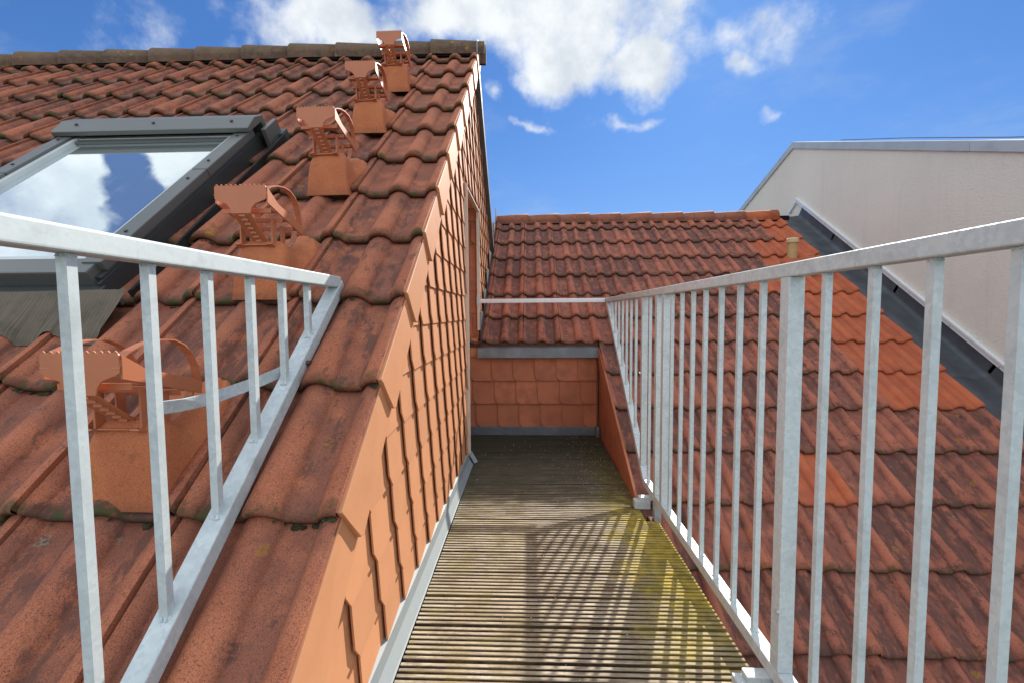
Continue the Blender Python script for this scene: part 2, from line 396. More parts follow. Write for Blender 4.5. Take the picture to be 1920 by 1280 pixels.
def roll(x, W_):
    """height of the tile profile across its width"""
    def arch(d): return (1-d*d)**.62 if abs(d) < 1 else 0
    h = .034*arch((x-.5*W_)/(.135*W_))                     # middle roll
    if x > .84*W_: h = .037*arch(min(0, (x-.965*W_)/(.125*W_)))   # lap roll, its edge is the seam
    if x < .10*W_: h = max(h, .026*arch(x/(.10*W_)))       # the neighbour's lap comes down on this
    f = min(abs(x-.5*W_)-.135*W_, .84*W_-x, x-.10*W_)      # soft foot of the rolls
    if 0 <= f < .03*W_: h += .004*(1-f/(.03*W_))**2
    return h
def tile_mesh(name, W_, G, mat, length=None, flange=None, lap=.06, left_crest=False):
    L = (G+lap) if length is None else length
    n = 20; xs = [W_*i/n for i in range(n+1)] + [W_*q for q in (.368, .375, .385, .615, .625, .632, .088, .096, .104, .838, .842, .86, .98)]
    xs.remove(W_); xs = sorted(set(xs + [W_-.0045]))
    hs = []
    for x in xs:
        h = roll(x, W_)
        if flange == 'R' and x > .93*W_: h -= .006*((x/W_-.93)/.07)**2
        if flange == 'L' and x < .15*W_: h = .034*(1-(x/(.15*W_))**2)**.62
        hs.append(h)
    drop = .030/G
    rows = []
    def z(h, y): return h - drop*y
    ylist = [(L, 0), (G*.5, 0), (.016, 0), (.005, -.0025), (.0, -.010), (.002, -.024), (.02, -.026)]
    for y, dz in ylist: rows.append([(x, y, z(h, y)+dz) for x, h in zip(xs, hs)])
    verts = [v for r in rows for v in r]; faces = []; c = len(xs)
    for j in range(len(rows)-1):
        for i in range(c-1): faces.append((j*c+i, (j+1)*c+i, (j+1)*c+i+1, j*c+i+1))
    # side walls (the lap joint shows as a dark seam on the right)
    def side(ix, xx, depth):
        top = [rows[j][ix] for j in range(4)]
        b = len(verts)
        for (x, y, zz) in top: verts.append((x, y, zz))
        for (x, y, zz) in top: verts.append((xx, y, zz-depth))
        for j in range(3): faces.append((b+j, b+j+1, b+4+j+1, b+4+j))
    side(c-1, W_-.0045, .05)
    side(0, 0, .05)
    me = mesh_from(name, verts, faces, mat, True)
    return me
def flange_mesh(G, mat, side=1, depth=.115, H=.034):
    """smooth clay cheek that closes the tile at the gable; its front end stands proud of the cheek below"""
    drop = .030/G; t = .014; L = G+.02
    prof = [(.006, H-.012, .001), (.006, H-.020, .006), (.008, -depth*.86, .008), (.022, -depth, .008), (L, -depth*.80-drop*L, -.006), (L, H-.010-drop*L, -.006)]
    vs = [(side*(o), y, z) for y, z, o in prof] + [(side*(o-t), y, z) for y, z, o in prof]; n = len(prof)
    b = MB(); b.add(vs, [tuple(range(n)), tuple(range(2*n-1, n-1, -1))] + [(i, (i+1) % n, n+(i+1) % n, n+i) for i in range(n)])
    return b.mesh('verge_cheek', mat, .003, 2)

def ridge_mesh(L, r1, r2, mat, flip=False, sy=1.0):
    """half-round cap along +X; r1 at x=0, r2 at x=L"""
    n = 12; verts = []; faces = []
    st = [(0, r1, 0), (.012, r1, .0), (L*.5, (r1+r2)/2, 0), (L, r2, 0)]
    prof = [radians(-18 + 216*i/n) for i in range(n+1)]
    for x, r, _ in st:
        for a in prof: verts.append((x, -cos(a)*r*sy, sin(a)*r*(1.0 if sin(a) > 0 else 1.3)))
    c = n+1
    for j in range(len(st)-1):
        for i in range(n): faces.append((j*c+i, j*c+i+1, (j+1)*c+i+1, (j+1)*c+i))
    b = len(verts)
    for (x, r) in ((0, r1-.018), (L, r2-.018)):
        for a in prof: verts.append((x, -cos(a)*r*sy, sin(a)*r*(1.0 if sin(a) > 0 else 1.3)))
    for i in range(n):
        faces.append((i, b+i, b+i+1, i+1)); k = (len(st)-1)*c
        faces.append((k+i, k+i+1, b+c+i+1, b+c+i)); faces.append((b+i, b+c+i, b+c+i+1, b+i+1))
    return mesh_from('ridge_tile', verts, faces, mat, True)

def place_tile(name, me, parent, X, Y, Z, P, jit=1.0, pre=None):
    mw = T(X+random.uniform(-.0015, .0015)*jit, Y+random.uniform(-.003, .003)*jit, Z+random.uniform(-.001, .002)*jit) @ Matrix.Rotation(radians(random.uniform(-.35, .35)*jit), 4, 'Z') @ Rx(P)
    mw = pre @ mw
    o = link(name, me, parent, mw); TM[o] = mw
    return o
TM = {}

# polygon clip -------------------------------------------------------------
def clip(poly, a, b, c):
    """keep a*x+b*y<=c"""
    out = []
    for i in range(len(poly)):
        p, q = poly[i], poly[(i+1) % len(poly)]
        dp, dq = a*p[0]+b*p[1]-c, a*q[0]+b*q[1]-c
        if dp <= 0: out.append(p)
        if (dp < 0 < dq) or (dq < 0 < dp):
            t = dp/(dp-dq); out.append((p[0]+t*(q[0]-p[0]), p[1]+t*(q[1]-p[1])))
    return out
def area(p): return abs(sum(p[i][0]*p[(i+1) % len(p)][1]-p[(i+1) % len(p)][0]*p[i][1] for i in range(len(p))))/2
def shingle_outline(w_, h, cut, round_):
    lap = .028; top = .04
    if round_:
        arc = [(cut-cut*cos(a), cut-cut*sin(a)) for a in [radians(x) for x in (0, 22, 45, 68, 90)]]
    else: arc = [(0, cut*1.15), (cut*.9, 0)]
    return arc + [(w_+lap, 0), (w_+lap, h+top), (0, h+top)]
def shingle_mesh(poly, w_, h, mat, step=.013, lift=.009, th=.0055):
    f = lambda x, y: .020 + (lift-.009) - step*x/w_ - lift*y/h
    b = MB(); n = len(poly)
    top = [(x, y, f(x, y)) for x, y in poly]; bot = [(x, y, f(x, y)-th) for x, y in poly]
    b.add(bot+top, [tuple(range(n-1, -1, -1)), tuple(range(n, 2*n))] + [(i, (i+1) % n, n+(i+1) % n, n+i) for i in range(n)])
    return b.mesh('wall_shingle', mat, 0)
def shingle_field(parent, mw, x0, x1, y0, y1, w_, h, shift, planes, mat, cut=.035, round_=False, name='wall_shingle', jit=1.0, start=0.0, lift=.010):
    """mw maps (across, up, out) to the parent; planes are half-planes a,b,c that trim the field"""
    full = shingle_outline(w_, h, cut, round_); shared = shingle_mesh(full, w_, h, mat, lift=lift); cnt = 0
    rows = int(math.ceil((y1-y0)/h))
    for r in range(rows+1):
        y = y0 + r*h
        off = (start - shift*r) % w_
        x = x0 - w_ + off - w_
        while x < x1+w_:
            P = [(px+x, py+y) for px, py in full]; Q = P
            for a, b_, c in planes:
                Q = clip(Q, a, b_, c)
                if len(Q) < 3: break
            if len(Q) >= 3 and area(Q) > .0009:
                if abs(area(Q)-area(P)) < 1e-7: me = shared
                else: me = shingle_mesh([(px-x, py-y) for px, py in Q], w_, h, mat, lift=lift)
                lm = T(x, y, random.uniform(-.0008, .0008)) @ Matrix.Rotation(radians(random.uniform(-.35, .35)*jit), 4, 'Z')
                link(name, me, parent, mw @ lm); cnt += 1
            x += w_
    return cnt

# =================================================================== SETTING
g = MB(); g.box((-400, -400, -9.2), (400, 400, -9)); structure(g.obj('ground', M['ground']))

# =================================================================== UPPER HOUSE (left)
house = thing('house', 'upper house with the tall mossy red tiled roof, skylight and pale orange shingled gable wall', 'house', (-2.6, 2.0, -9))
HO = T(2.6, -2.0, 9)       # child matrices are given in world terms
def H(mw=None): return HO @ (mw if mw else Matrix.Identity(4))

wx0, wx1 = -.52, -.452     # gable wall slab
b = MB()
def yz(X, pts): return [(X, y, z) for y, z in pts]
under = .075
def top(Y): return min(Lz(Y), LRZ-(Y-LRY)*tan(LP)) - under
b.poly(yz(wx0, [(.1, -3), (3.2, -3), (3.2, top(3.2)), (.1, top(.1))]), (wx1-wx0, 0, 0))
b.poly(yz(wx0, [(3.2, .90), (4.0095, .90), (4.0095, top(4.0095)), (LRY, LRZ-under), (3.2, top(3.2))]), (wx1-wx0, 0, 0))
b.poly(yz(wx0, [(4.01, -3), (7.2, -3), (7.2, top(7.2)), (4.01, top(4.01))]), (wx1-wx0, 0, 0))
# body of the house down to the ground, and the recess of the doorway
b.box((-7.5, .1, -9), (wx0-.001, 7.2, -1.3))
b.box((-7.5, .1, -1.3), (-1.25, 3.2, Lz(.1)-.1)); 
b.box((-1.25, 3.2, .90), (wx0-.001, 3.985, 1.0))
b.box((-1.30, 3.15, -1.3), (-1.25, 4.0, 1.0))
b.box((-1.25, 3.13, -1.3), (wx0-.001, 3.198, .9))
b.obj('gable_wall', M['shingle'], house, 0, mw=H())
# roof boarding
b = MB()
cs, sn = cos(LP), sin(LP)
def fslab(x0, x1, ya, yb, off, th):
    n = (0, -sn, cs)
    pts = [(x0, ya, Lz(ya)), (x1, ya, Lz(ya)), (x1, yb, Lz(yb)), (x0, yb, Lz(yb))]
    pts = [Vector(p)+Vector(n)*off for p in pts]; b.poly(pts, Vector(n)*-th)
fslab(-7.5, -.47, LYk(-2), LRY-.02, -.05, .03)
n2 = Vector((0, sn, cs)); pts = [Vector(p)-n2*.02 for p in ((-7.5, LRY+.02, LRZ), (-.43, LRY+.02, LRZ), (-.43, 7.3, LRZ-(7.3-LRY)*tan(LP)), (-7.5, 7.3, LRZ-(7.3-LRY)*tan(LP)))]
b.poly(pts, n2*-.05)
b.obj('roof_boarding', M['underlay'], house, mw=H())
# far slope: its edge shows beside the sky
b = MB(); y = LRY+.04
while y < 6.9:
    y2 = y+.26; z1 = LRZ-(y-LRY)*tan(LP); z2 = LRZ-(y2-LRY)*tan(LP)
    b.poly([(LX, y, z1+.0), (LX, y2, z2+.03), (LX, y2+.0, z2-.09), (LX, y, z1-.09)], (-.05, 0, 0)); y = y2
b.obj('far_verge_board', M['lead_dark'], house, .002, mw=H())
b = MB(); y = LRY+.04
# far slope tiles, seen only along their edge
far_t = tile_mesh('far_tile', LW, LG, M['tile'])
for k in range(1, 3):
    for i in range(4):
        mw = T(LX-LW*i, LRY+k*LG*cs, LRZ-k*LG*sn) @ Matrix.Rotation(pi, 4, 'Z') @ Rx(LP)
        link('roof_tile', far_t, house, H(mw))
# tiles
t_left = tile_mesh('roof_tile', LW, LG, M['tile'])
t_verge = tile_mesh('verge_tile', LW, LG, M['verge'], flange='R')
t_top = tile_mesh('roof_tile', LW, LG, M['tile'], length=LG*(LRK-10)-.015); t_vtop = tile_mesh('verge_tile', LW, LG, M['verge'], flange='R', length=LG*(LRK-10)-.015)
t_cheek = flange_mesh(LG, M['shingle'], 1, .125)
t_stepb = tile_mesh('roof_tile', LW, LG, M['base'])
WIN_COLS = (3, 4, 5); WIN_ROWS = (2, 3, 4, 5)
for k in range(-2, 11):
    for i in range(0, 15):
        if i in WIN_COLS and k in WIN_ROWS: continue
        xl = LX-LW*(i+1)
        if i == 0:
            o = place_tile('verge_tile', t_verge if k < 10 else t_vtop, house, xl, LYk(k), LZk(k), LP, .5, HO)
            mw = T(LX+.004, LYk(k), LZk(k)) @ Rx(LP)
            c = link('cheek', t_cheek, o); c.matrix_local = TM[o].inverted() @ H(mw)
        else:
            o = place_tile('roof_tile', t_left if k < 10 else t_top, house, xl, LYk(k), LZk(k), LP, 1, HO)
# ridge
rm = ridge_mesh(.385*LS, .098*LS, .084*LS, M['ridge'])
x = LX-.335*LS; i = 0
while x > -6.0:
    mw = T(x, LRY, LRZ-.005+random.uniform(-.003, .003)) @ Matrix.Rotation(radians(random.uniform(-.5, .5)+.9), 4, 'Y')
    link('ridge_tile', rm, house, H(mw)); x -= .345*LS
b = MB(); b.box((-6.0, LRY-.085, LRZ-.06), (LX-.01, LRY+.085, LRZ+.02)); b.obj('ridge_vent_roll', M['black'], house, mw=H())
b = MB(); b.cyl((LX-.004, LRY, LRZ-.01), (LX+.004, LRY, LRZ-.01), .10, 20); b.obj('ridge_end_cap', M['zinc'], house, mw=H())

# shingles on the gable wall: across = +Y, up = +Z, out = +X
WM = Matrix(((0, 0, 1, -.452), (1, 0, 0, 0), (0, 1, 0, 0), (0, 0, 0, 1)))
ta = tan(LP)
front = (-ta, 1, LZ0-LY0*ta-.05); backp = (ta, 1, LRZ+LRY*ta-.05)
shingle_field(house, H(WM), .25, 3.2, -1.035, 1.9, .2, .165, .048, [(0, -1, 1.035), front, backp, (1, 0, 3.2)], M['shingle'], start=.06)
shingle_field(house, H(WM), 3.2, 3.985, -1.035+12*.165, 2.1, .2, .165, .048, [(-1, 0, -3.2), (1, 0, 3.985), front, backp, (0, -1, -.885)], M['shingle'], start=.02)
shingle_field(house, H(WM), 3.985, 6.6, -1.035+5*.165, 2.1, .2, .165, .048, [(-1, 0, -3.985), front, backp, (tan(BP), -1, -(BZ0-BY0*tan(BP)+.07))], M['shingle'], start=.06)
# jamb of the doorway, facing the camera
JM = Matrix(((1, 0, 0, 0), (0, 0, -1, 4.0095), (0, 1, 0, 0), (0, 0, 0, 1)))
b = MB(); b.box((-1.25, 4.011, -1.3), (-.5205, 4.05, .8995)); b.obj('door_jamb', M['shingle_back'], house, mw=H())
shingle_field(house, H(JM), -1.2, -.44, -.40, .9, .19, .2, .05, [(1, 0, -.44), (0, 1, .88), (-1, 0, 1.0), (0, -1, .22)], M['shingle_back'], cut=.03)
b = MB(); b.box((-.452, 3.196, -1.0), (-.421, 3.204, .90)); b.obj('corner_trim', M['trim'], house, .0015, mw=H())
b = MB(); b.box((-.452, 3.975, -.15), (-.423, 3.982, .90)); b.obj('corner_trim', M['trim'], house, .0015, mw=H())
b = MB(); b.box((-.455, 3.2, .872), (-.425, 3.98, .884)); b.obj('door_head_trim', M['trim'], house, .002, mw=H())
# flashing at the foot of the wall, in overlapping lengths
for i, (ya, yb) in enumerate(((.2, 1.02), (.99, 1.83), (1.80, 2.62), (2.59, 3.21))):
    e = .001*(i % 2)
    b = MB(); prof = [(-.452, -.985), (-.4335+e, -.990), (-.430+e, -1.035), (-.409+e, -1.074), (-.405+e, -1.0775), (-.405+e, -1.079), (-.414+e, -1.079), (-.440, -1.05), (-.452, -1.05)]
    b.poly([(x, ya, z) for x, z in prof], (0, yb-ya, 0)); b.obj('wall_flashing', M['zinc'], house, .001, mw=H())
b = MB(); b.poly([(-.43, 3.17, -1.0), (-.395, 3.19, -1.07), (-.375, 3.235, -1.073), (-.42, 3.25, -1.0)], (-.003, .006, .002)); b.obj('flashing_flap', M['zinc'], house, mw=H())
# stepped lead where the lower roof meets this wall
b = MB()
for k in range(0, 7):
    b.box((-.424, BYk(k)-.02, BZk(k)-.03), (-.4205, BYk(k+1)+.02, BZk(k+1)+.055))
b.obj('abutment_flashing', M['lead_dark'], house, .001, mw=H())

# ---- skylight, in roof coordinates
RM = T(0, LY0, LZ0) @ Rx(LP) @ Matrix.Scale(LS, 4)      # (X, up the slope, out of the roof)
def Hs(mw=None): return H(RM @ (mw if mw else Matrix.Identity(4)))
UL, UR, VB, VT = -2.17, -1.275, .70, 1.84
b = MB()
b.box((UL, VB, -.05), (UL+.075, VT, .060)); b.box((UR-.075, VB, -.05), (UR, VT, .060))
b.box((UL+.0751, VB, -.05), (UR-.0751, VB+.07, .055)); b.box((UL+.0751, VT-.07, -.05), (UR-.0751, VT, .058))
sk = b.obj('skylight', M['frame_dark'], house, .003, mw=Hs())
sk['label'] = 'grey framed skylight reflecting clouds'
SKI = Matrix.Identity(4)
def skp(b_, name, mat, bev=.002): return b_.obj(name, mat, sk, bev, mw=SKI)
b = MB()       # light inner sash
gl, gr_, gb, gt = UL+.085, UR-.085, VB+.085, VT-.10
b.box((gl-.022, gb-.022, .040), (gl, gt+.022, .083)); b.box((gr_, gb-.022, .040), (gr_+.022, gt+.022, .083))
b.box((gl+.0002, gb-.022, .040), (gr_-.0002, gb, .080)); b.box((gl+.0002, gt, .040), (gr_-.0002, gt+.03, .080))
skp(b, 'sash', M['sash'])
b = MB(); b.box((gl-.004, gb-.004, .058), (gr_+.004, gt+.004, .066)); skp(b, 'pane', M['glass'], 0)
b = MB(); b.box((gl+.0, gt-.030, .067), (gr_, gt-.0005, .0765)); skp(b, 'gasket', M['frame'], .001)
for x0, x1 in ((UL-.002, gl-.023), (gr_+.023, UR+.002)):
    for v0, v1 in ((VB+.03, VB+.66), (VB+.664, VT-.05)):
        b = MB(); b.box((x0, v0, .0605), (x1, v1, .094)); o = skp(b, 'cover_profile', M['frame'], .004)
    for vv in (VB+.20, VB+.58, VB+.74, VT-.14):
        b = MB(); b.cyl(((x0+x1)/2, vv, .093), ((x0+x1)/2, vv, .098), .006, 8); skp(b, 'screw', M['frame_dark'], 0)
b = MB(); b.box((UL+.02, VB-.012, .02), (UR-.02, VB+.06, .088)); skp(b, 'bottom_cover', M['frame'], .006)
b = MB(); b.box((UL-.005, VB-.045, .0), (UR+.01, VB-.013, .040)); skp(b, 'bottom_cover', M['frame_dark'], .004)
b = MB(); b.poly([(UL-.015, VT-.11, .0975), (UL-.015, VT-.11, .118), (UL-.015, VT-.02, .135), (UL-.015, VT+.05, .120), (UL-.015, VT+.055, .02), (UL-.015, VT+.03, .02), (UL-.015, VT+.02, .0975)], (UR-UL+.03, 0, 0)); skp(b, 'hood', M['frame'], .004)
for xx in (UL+.08, (UL+UR)/2, UR-.08):
    b = MB(); b.cyl((xx, VT-.055, .126), (xx, VT-.056, .1335), .007, 8); skp(b, 'screw', M['frame_dark'], 0)
# side gutters
for s, xo in ((-1, UL), (1, UR)):
    b = MB(); pr = [(0, .05), (0, -.035), (s*.065, -.035), (s*.065, .020), (s*.085, .030), (s*.085, .024), (s*.070, .012), (s*.070, -.042), (0, -.042), (-s*.01, .05)]
    b.poly([(xo+s*.0025+x, VB-.02, z) for x, z in pr], (0, VT-VB+.10, 0)); skp(b, 'side_flashing', M['frame_dark'], .001)
for xa, xb in ((UR+.030, UR+.052), (UL-.055, UL-.033)):
    b = MB(); b.box((xa, VT-.04, -.03), (xb, VT+.10, .085)); skp(b, 'corner_flashing', M['frame'], .004)
b = MB(); b.box((UL-.07, VT+.06, -.03), (UR+.07, VT+.13, .028)); skp(b, 'top_flashing', M['lead_dark'], .004)
b = MB(); b.box((UL-.07, VB-.062, .0), (UR+.07, VB-.046, .034)); skp(b, 'bottom_flashing', M['frame'], .004)
# pleated apron over the tiles below
verts = []; faces = []; nu = 330; vs_ = [VB-.05, VB-.09, VB-.14, VB-.185, VB-.20]
for j, v in enumerate(vs_):
    for i in range(nu+1):
        u = UL-.10 + (UR-UL+.20)*i/nu
        xx = (u*LS-LX) % LW; h = roll(xx, LW)/LS; row1 = .030*(1-(v-LG/LS)/(LG/LS))
        fl = j/(len(vs_)-1)
        z = .045*(1-fl)+(h+row1-.028)*fl + .004 + .0022*sin(u*2*pi/.011)*(0.4+.6*fl)
        z = max(z, h+row1-.026+.003)
        verts.append((u, v - .018*fl*(1-h/.033)*1.0 + .004*sin(u*9), z))
for j in range(len(vs_)-1):
    for i in range(nu): faces.append((j*(nu+1)+i, (j+1)*(nu+1)+i, (j+1)*(nu+1)+i+1, j*(nu+1)+i+1))
link('pleated_apron', mesh_from('pleated_apron', verts, faces, M['apron'], False), sk, SKI)

# moss cushions along tile lips (uncountable little tufts)
def moss_on(parent, pts, name='moss'):
    vs = []; fs = []
    for (p, n, r) in pts:
        q = n.to_track_quat('Z', 'Y'); base = len(vs); sx = random.uniform(.8, 1.6)
        ring = 6
        for lev, (rr, hh) in enumerate(((1, 0), (.65, .28), (0, .38))):
            if rr == 0: vs.append(p + q @ Vector((0, 0, hh*r))); continue
            for i in range(ring):
                a = 2*pi*i/ring + lev*.5; k = rr*r*random.uniform(.75, 1.25)
                vs.append(p + q @ Vector((cos(a)*k*sx, sin(a)*k, hh*r*random.uniform(.7, 1.2))))
        for i in range(ring):
            j = (i+1) % ring
            fs.append((base+i, base+j, base+ring+j, base+ring+i)); fs.append((base+ring+i, base+ring+j, base+2*ring))
    o = link(name, mesh_from(name, vs, fs, M['moss'], True), parent, None); o['kind'] = 'stuff'; return o
pts = []
nL = Vector((0, -sn, cs))
for k in range(-1, 11):
    for i in range(0, 15):
        if i in WIN_COLS and k in WIN_ROWS[:]: continue
        m_ = random.choice((0, 3, 6, 12, 18))
        if k in (0, 1, 6) and i in (1, 2, 3): m_ += 8
        cx = LX-LW*(i+1)+random.uniform(.02, LW-.02)
        for _ in range(m_):
            u = min(max(random.gauss(cx, .045), LX-LW*(i+1)), LX-LW*i-.012); xx = (u-(LX-LW*(i+1))); h = roll(xx, LW)
            base = Vector((u, LYk(k), LZk(k))) + nL*(h-.026) + Vector((0, -cs, -sn))*random.uniform(.0, .008)
            pts.append((base, nL, random.uniform(.003, .0075)*LS))
mo = moss_on(house, [(Matrix(HO) @ p, n, r) for p, n, r in pts])

# =================================================================== roof steps
def step_meshes():
    R = {}
    # saddle: the hollow hump the bracket stands on, lofted from front to back
    rz = lambda y: y*tan(LP)
    rowsd = [(-.024, -.016, .082), (-.026, -.012, .082), (-.027, .03, .081), (-.025, .085, .079), (-.019, .130, .080), (-.008, .160, .081), (.008, .177, .081), (.032, .176, .080), (.060, .152, .080), (.090, .138, .083), (.122, .150, .087), (.152, .176, .090), (.184, .196, .086), (.215, .206, .070), (.255, .230, .045)]
    verts = []; c = 15
    for (y, ztop, hw) in rowsd:
        zr = -.018 if y < .012 else rz(y) - .03
        tz = max(ztop, zr+.002)
        fan = .7 if y < .03 else min(2.0, .7+(y-.03)*11)
        sh = min(.014, (tz-zr)*.3)
        xs = [-hw-.010*fan-.002, -hw-.008*fan, -hw-.004*fan, -hw, -hw+.012, -hw*.66, -hw*.33, 0, hw*.33, hw*.66, hw-.012, hw, hw+.006*fan, hw+.014*fan, hw+.024*fan]
        zs = [zr, zr+(tz-zr)*.16, zr+(tz-zr)*.5, zr+(tz-zr)*.80, tz-sh, tz-sh*.15, tz, tz, tz, tz-sh*.15, tz-sh, zr+(tz-zr)*.80, zr+(tz-zr)*.5, zr+(tz-zr)*.16, zr]
        verts += [(x, y, z) for x, z in zip(xs, zs)]
    faces = [(j*c+i, j*c+i+1, (j+1)*c+i+1, (j+1)*c+i) for j in range(len(rowsd)-1) for i in range(c-1)]
    R['saddle'] = mesh_from('saddle', verts, faces, M['base'], True)
    # front plate (T) and its drilled stem
    b = MB(); F = -.085; t = .004
    b.poly([(-.064, F, .322), (-.066, F, .318), (-.066, F, .284), (-.060, F, .279), (-.036, F, .268), (-.027, F, .254), (-.024, F, .240), (.024, F, .240), (.027, F, .254), (.036, F, .268), (.060, F, .279), (.066, F, .284), (.066, F, .318), (.064, F, .322)], (0, t, 0))
    for i in range(11):       # anti-slip teeth
        x = -.060+i*.012; b.poly([(x-.004, F+.0002, .3222), (x+.004, F+.0002, .3222), (x, F+.0002, .3275)], (0, t-.0004, 0))
    a0, a1 = Vector((0, F+.003, .241)), Vector((0, .012, .168))
    for s in (-1, 1): b.bar(a0+Vector((s*.015, 0, 0)), a1+Vector((s*.011, 0, 0)), .017, .004, (0, -1, 0))
    for i in range(7):
        q = a0.lerp(a1, (i+.25)/7); b.bar(q+Vector((-.008, -.0003, 0)), q+Vector((.008, -.0003, 0)), .0125, .0035, (0, -1, 0))
    R['front_plate'] = b.mesh('front_plate', M['step'], .0008, 1)
    # tread: side plates, slats
    b = MB()
    for s in (-1, 1):
        x = s*.064
        b.poly([(x, F+.0045, .320), (x, F+.0045, .272), (x, .128, .236), (x, .132, .262), (x, .10, .274), (x, -.02, .290)], (s*.0035, 0, 0))
    for y in (-.040, .022, .085):
        zc = .278 - (y-F)*.13; b.box((-.0638, y-.016, zc-.012), (.0638, y+.016, zc-.008))
        b.box((-.0638, y-.018, zc-.022), (.0638, y-.016, zc-.008))
    R['tread'] = b.mesh('tread', M['step'], .0008, 1)
    # hoops, one per side
    for s, nm in ((-1, 'hoopL'), (1, 'hoopR')):
        key = [(-.084, .292), (-.079, .312), (-.060, .327), (-.025, .344), (.015, .355), (.050, .357), (.080, .348), (.104, .328), (.121, .300), (.131, .268), (.133, .248)]
        path = [(s*(.0585 + .004*(z-.292)/.065), y, z) for y, z in key]
        b = MB(); b.strip(path, .015, .003); R[nm] = b.mesh('hoop', M['step'], 0)
    # cradle below
    b = MB()
    path = [(0, .022+.112*cos(a), .235+.085*sin(a)) for a in [radians(243+i*11) for i in range(11)]]
    for s in (-1, 1):
        b.strip([(s*.042, y, z) for _, y, z in path], .016, .004)
        for y in (.0, .052):
            zt = .262-(y+.085)*.26; zb = .235-.085*sqrt(max(0, 1-((y-.022)/.112)**2))
            b.box((s*.042-.002, y-.012, zb), (s*.042+.002, y+.012, zt))
    for y in (-.01, .06):
        zb = .237-.085*sqrt(max(0, 1-((y-.022)/.112)**2)); b.box((-.034, y-.008, zb), (.034, y+.008, zb+.003))
    R['cradle'] = b.mesh('cradle', M['step'], .0006, 1)
    for k_ in ('front_plate', 'tread', 'hoopL', 'hoopR', 'cradle'):
        for v_ in R[k_].vertices:
            v_.co.x = v_.co.x*1.2-.010
            if k_ in ('tread', 'hoopL', 'hoopR'): v_.co.z -= .13*(v_.co.y-F)
    for k_ in R: R[k_].transform(Matrix.Scale(LS*.93, 4))
    return R
SM = step_meshes()
sx = LX-LW*1.5+.045
def step_at(k):
    q = k+.09-.026*k
    return (sx, LYk(q), LZk(q)+.008)
def make_step(k, label):
    r = thing('roof_step', label, 'roof step', step_at(k), 'roof steps climbing beside the skylight')
    for nm, key in (('saddle', 'saddle'), ('front_plate', 'front_plate'), ('tread', 'tread'), ('hoop', 'hoopL'), ('hoop', 'hoopR'), ('cradle', 'cradle')):
        o = link(nm, SM[key], r)
        if nm == 'saddle':
            ss = o.modifiers.new('s', 'SUBSURF'); ss.levels = 2; ss.render_levels = 2
    return r
step0 = make_step(0, 'large terracotta roof step behind the left railing bars, joined to it by a twisted strap')
for k, lab in ((2, 'terracotta roof step just above the left handrail, at the lower corner of the skylight'),
               (4, 'terracotta roof step level with the upper corner of the skylight, third from the bottom'),
               (6, 'terracotta roof step second from the top of the roof, above and right of the skylight'),
               (8, 'small far terracotta roof step that stands out against the clouds at the ridge')):
    r = step0.copy(); COL.objects.link(r); r.location = step_at(k); r['label'] = lab
    for ch in list(step0.children):
        c = ch.copy(); COL.objects.link(c); c.parent = r
    if k != 2: r.rotation_euler = (0, 0, radians(random.uniform(-2.5, 2.5)))

# =================================================================== LOWER HOUSE (right)
low = thing('house', 'lower house with the long red tiled roof beyond and to the right of the walkway', 'house', (2.0, 3.6, -9))
LO = T(-2.0, -3.6, 9)
def Lw(mw=None): return LO @ (mw if mw else Matrix.Identity(4))
cb, sb = cos(BP), sin(BP)
nB = Vector((0, -sb, cb))
b = MB()
def bslab(x0, x1, ya, yb, off, th):
    pts = [Vector(p)+nB*off for p in ((x0, ya, Bz(ya)), (x1, ya, Bz(ya)), (x1, yb, Bz(yb)), (x0, yb, Bz(yb)))]
    b.poly(pts, nB*-th)
bslab(BXV+.03, NX-.01, BYk(-10), BRY-.01, -.055, .03)
bslab(-.45, BXV+.03, BYk(.12), BRY-.01, -.055, .03)
nb2 = Vector((0, sb, cb)); pts = [Vector(p)-nb2*.02 for p in ((-.45, BRY+.01, BRZ), (NX-.01, BRY+.01, BRZ), (NX-.01, 9, BRZ-(9-BRY)*tan(BP)), (-.45, 9, BRZ-(9-BRY)*tan(BP)))]
b.poly(pts, nb2*-.05)
b.obj('roof_boarding', M['underlay'], low, mw=Lw())
b = MB(); b.box((BXV+.05, .6, -9), (NX-.02, 8.9, -3.0)); b.box((-.44, 4.06, -3.2), (NX-.02, 8.9, -.9))
b.box((-.451, 4.032, -1.3), (BXV, 4.06, -.24))
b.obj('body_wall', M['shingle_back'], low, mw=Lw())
t_b = tile_mesh('roof_tile', BW, BG, M['tile2']); t_bn = tile_mesh('roof_tile', BW, BG, M['tile_new'])
t_btop = tile_mesh('roof_tile', BW, BG, M['tile2'], length=BG*(BRK-6)-.01); t_btopn = tile_mesh('roof_tile', BW, BG, M['tile_new'], length=BG*(BRK-6)-.01)
t_bv = tile_mesh('verge_tile', BW, BG, M['tile2'], flange='L')
b_cheek = flange_mesh(BG, M['shingle_back'], -1, .10)
new = {(7, 6), (7, 5), (7, 4), (6, 4), (6, 3), (7, 3), (5, 2), (6, 2), (7, 2), (7, 1), (6, 1), (7, 0), (6, 0), (7, -1), (6, -1), (6, -2), (7, -2), (3, -4)}
pipe_cell = (5, 3)
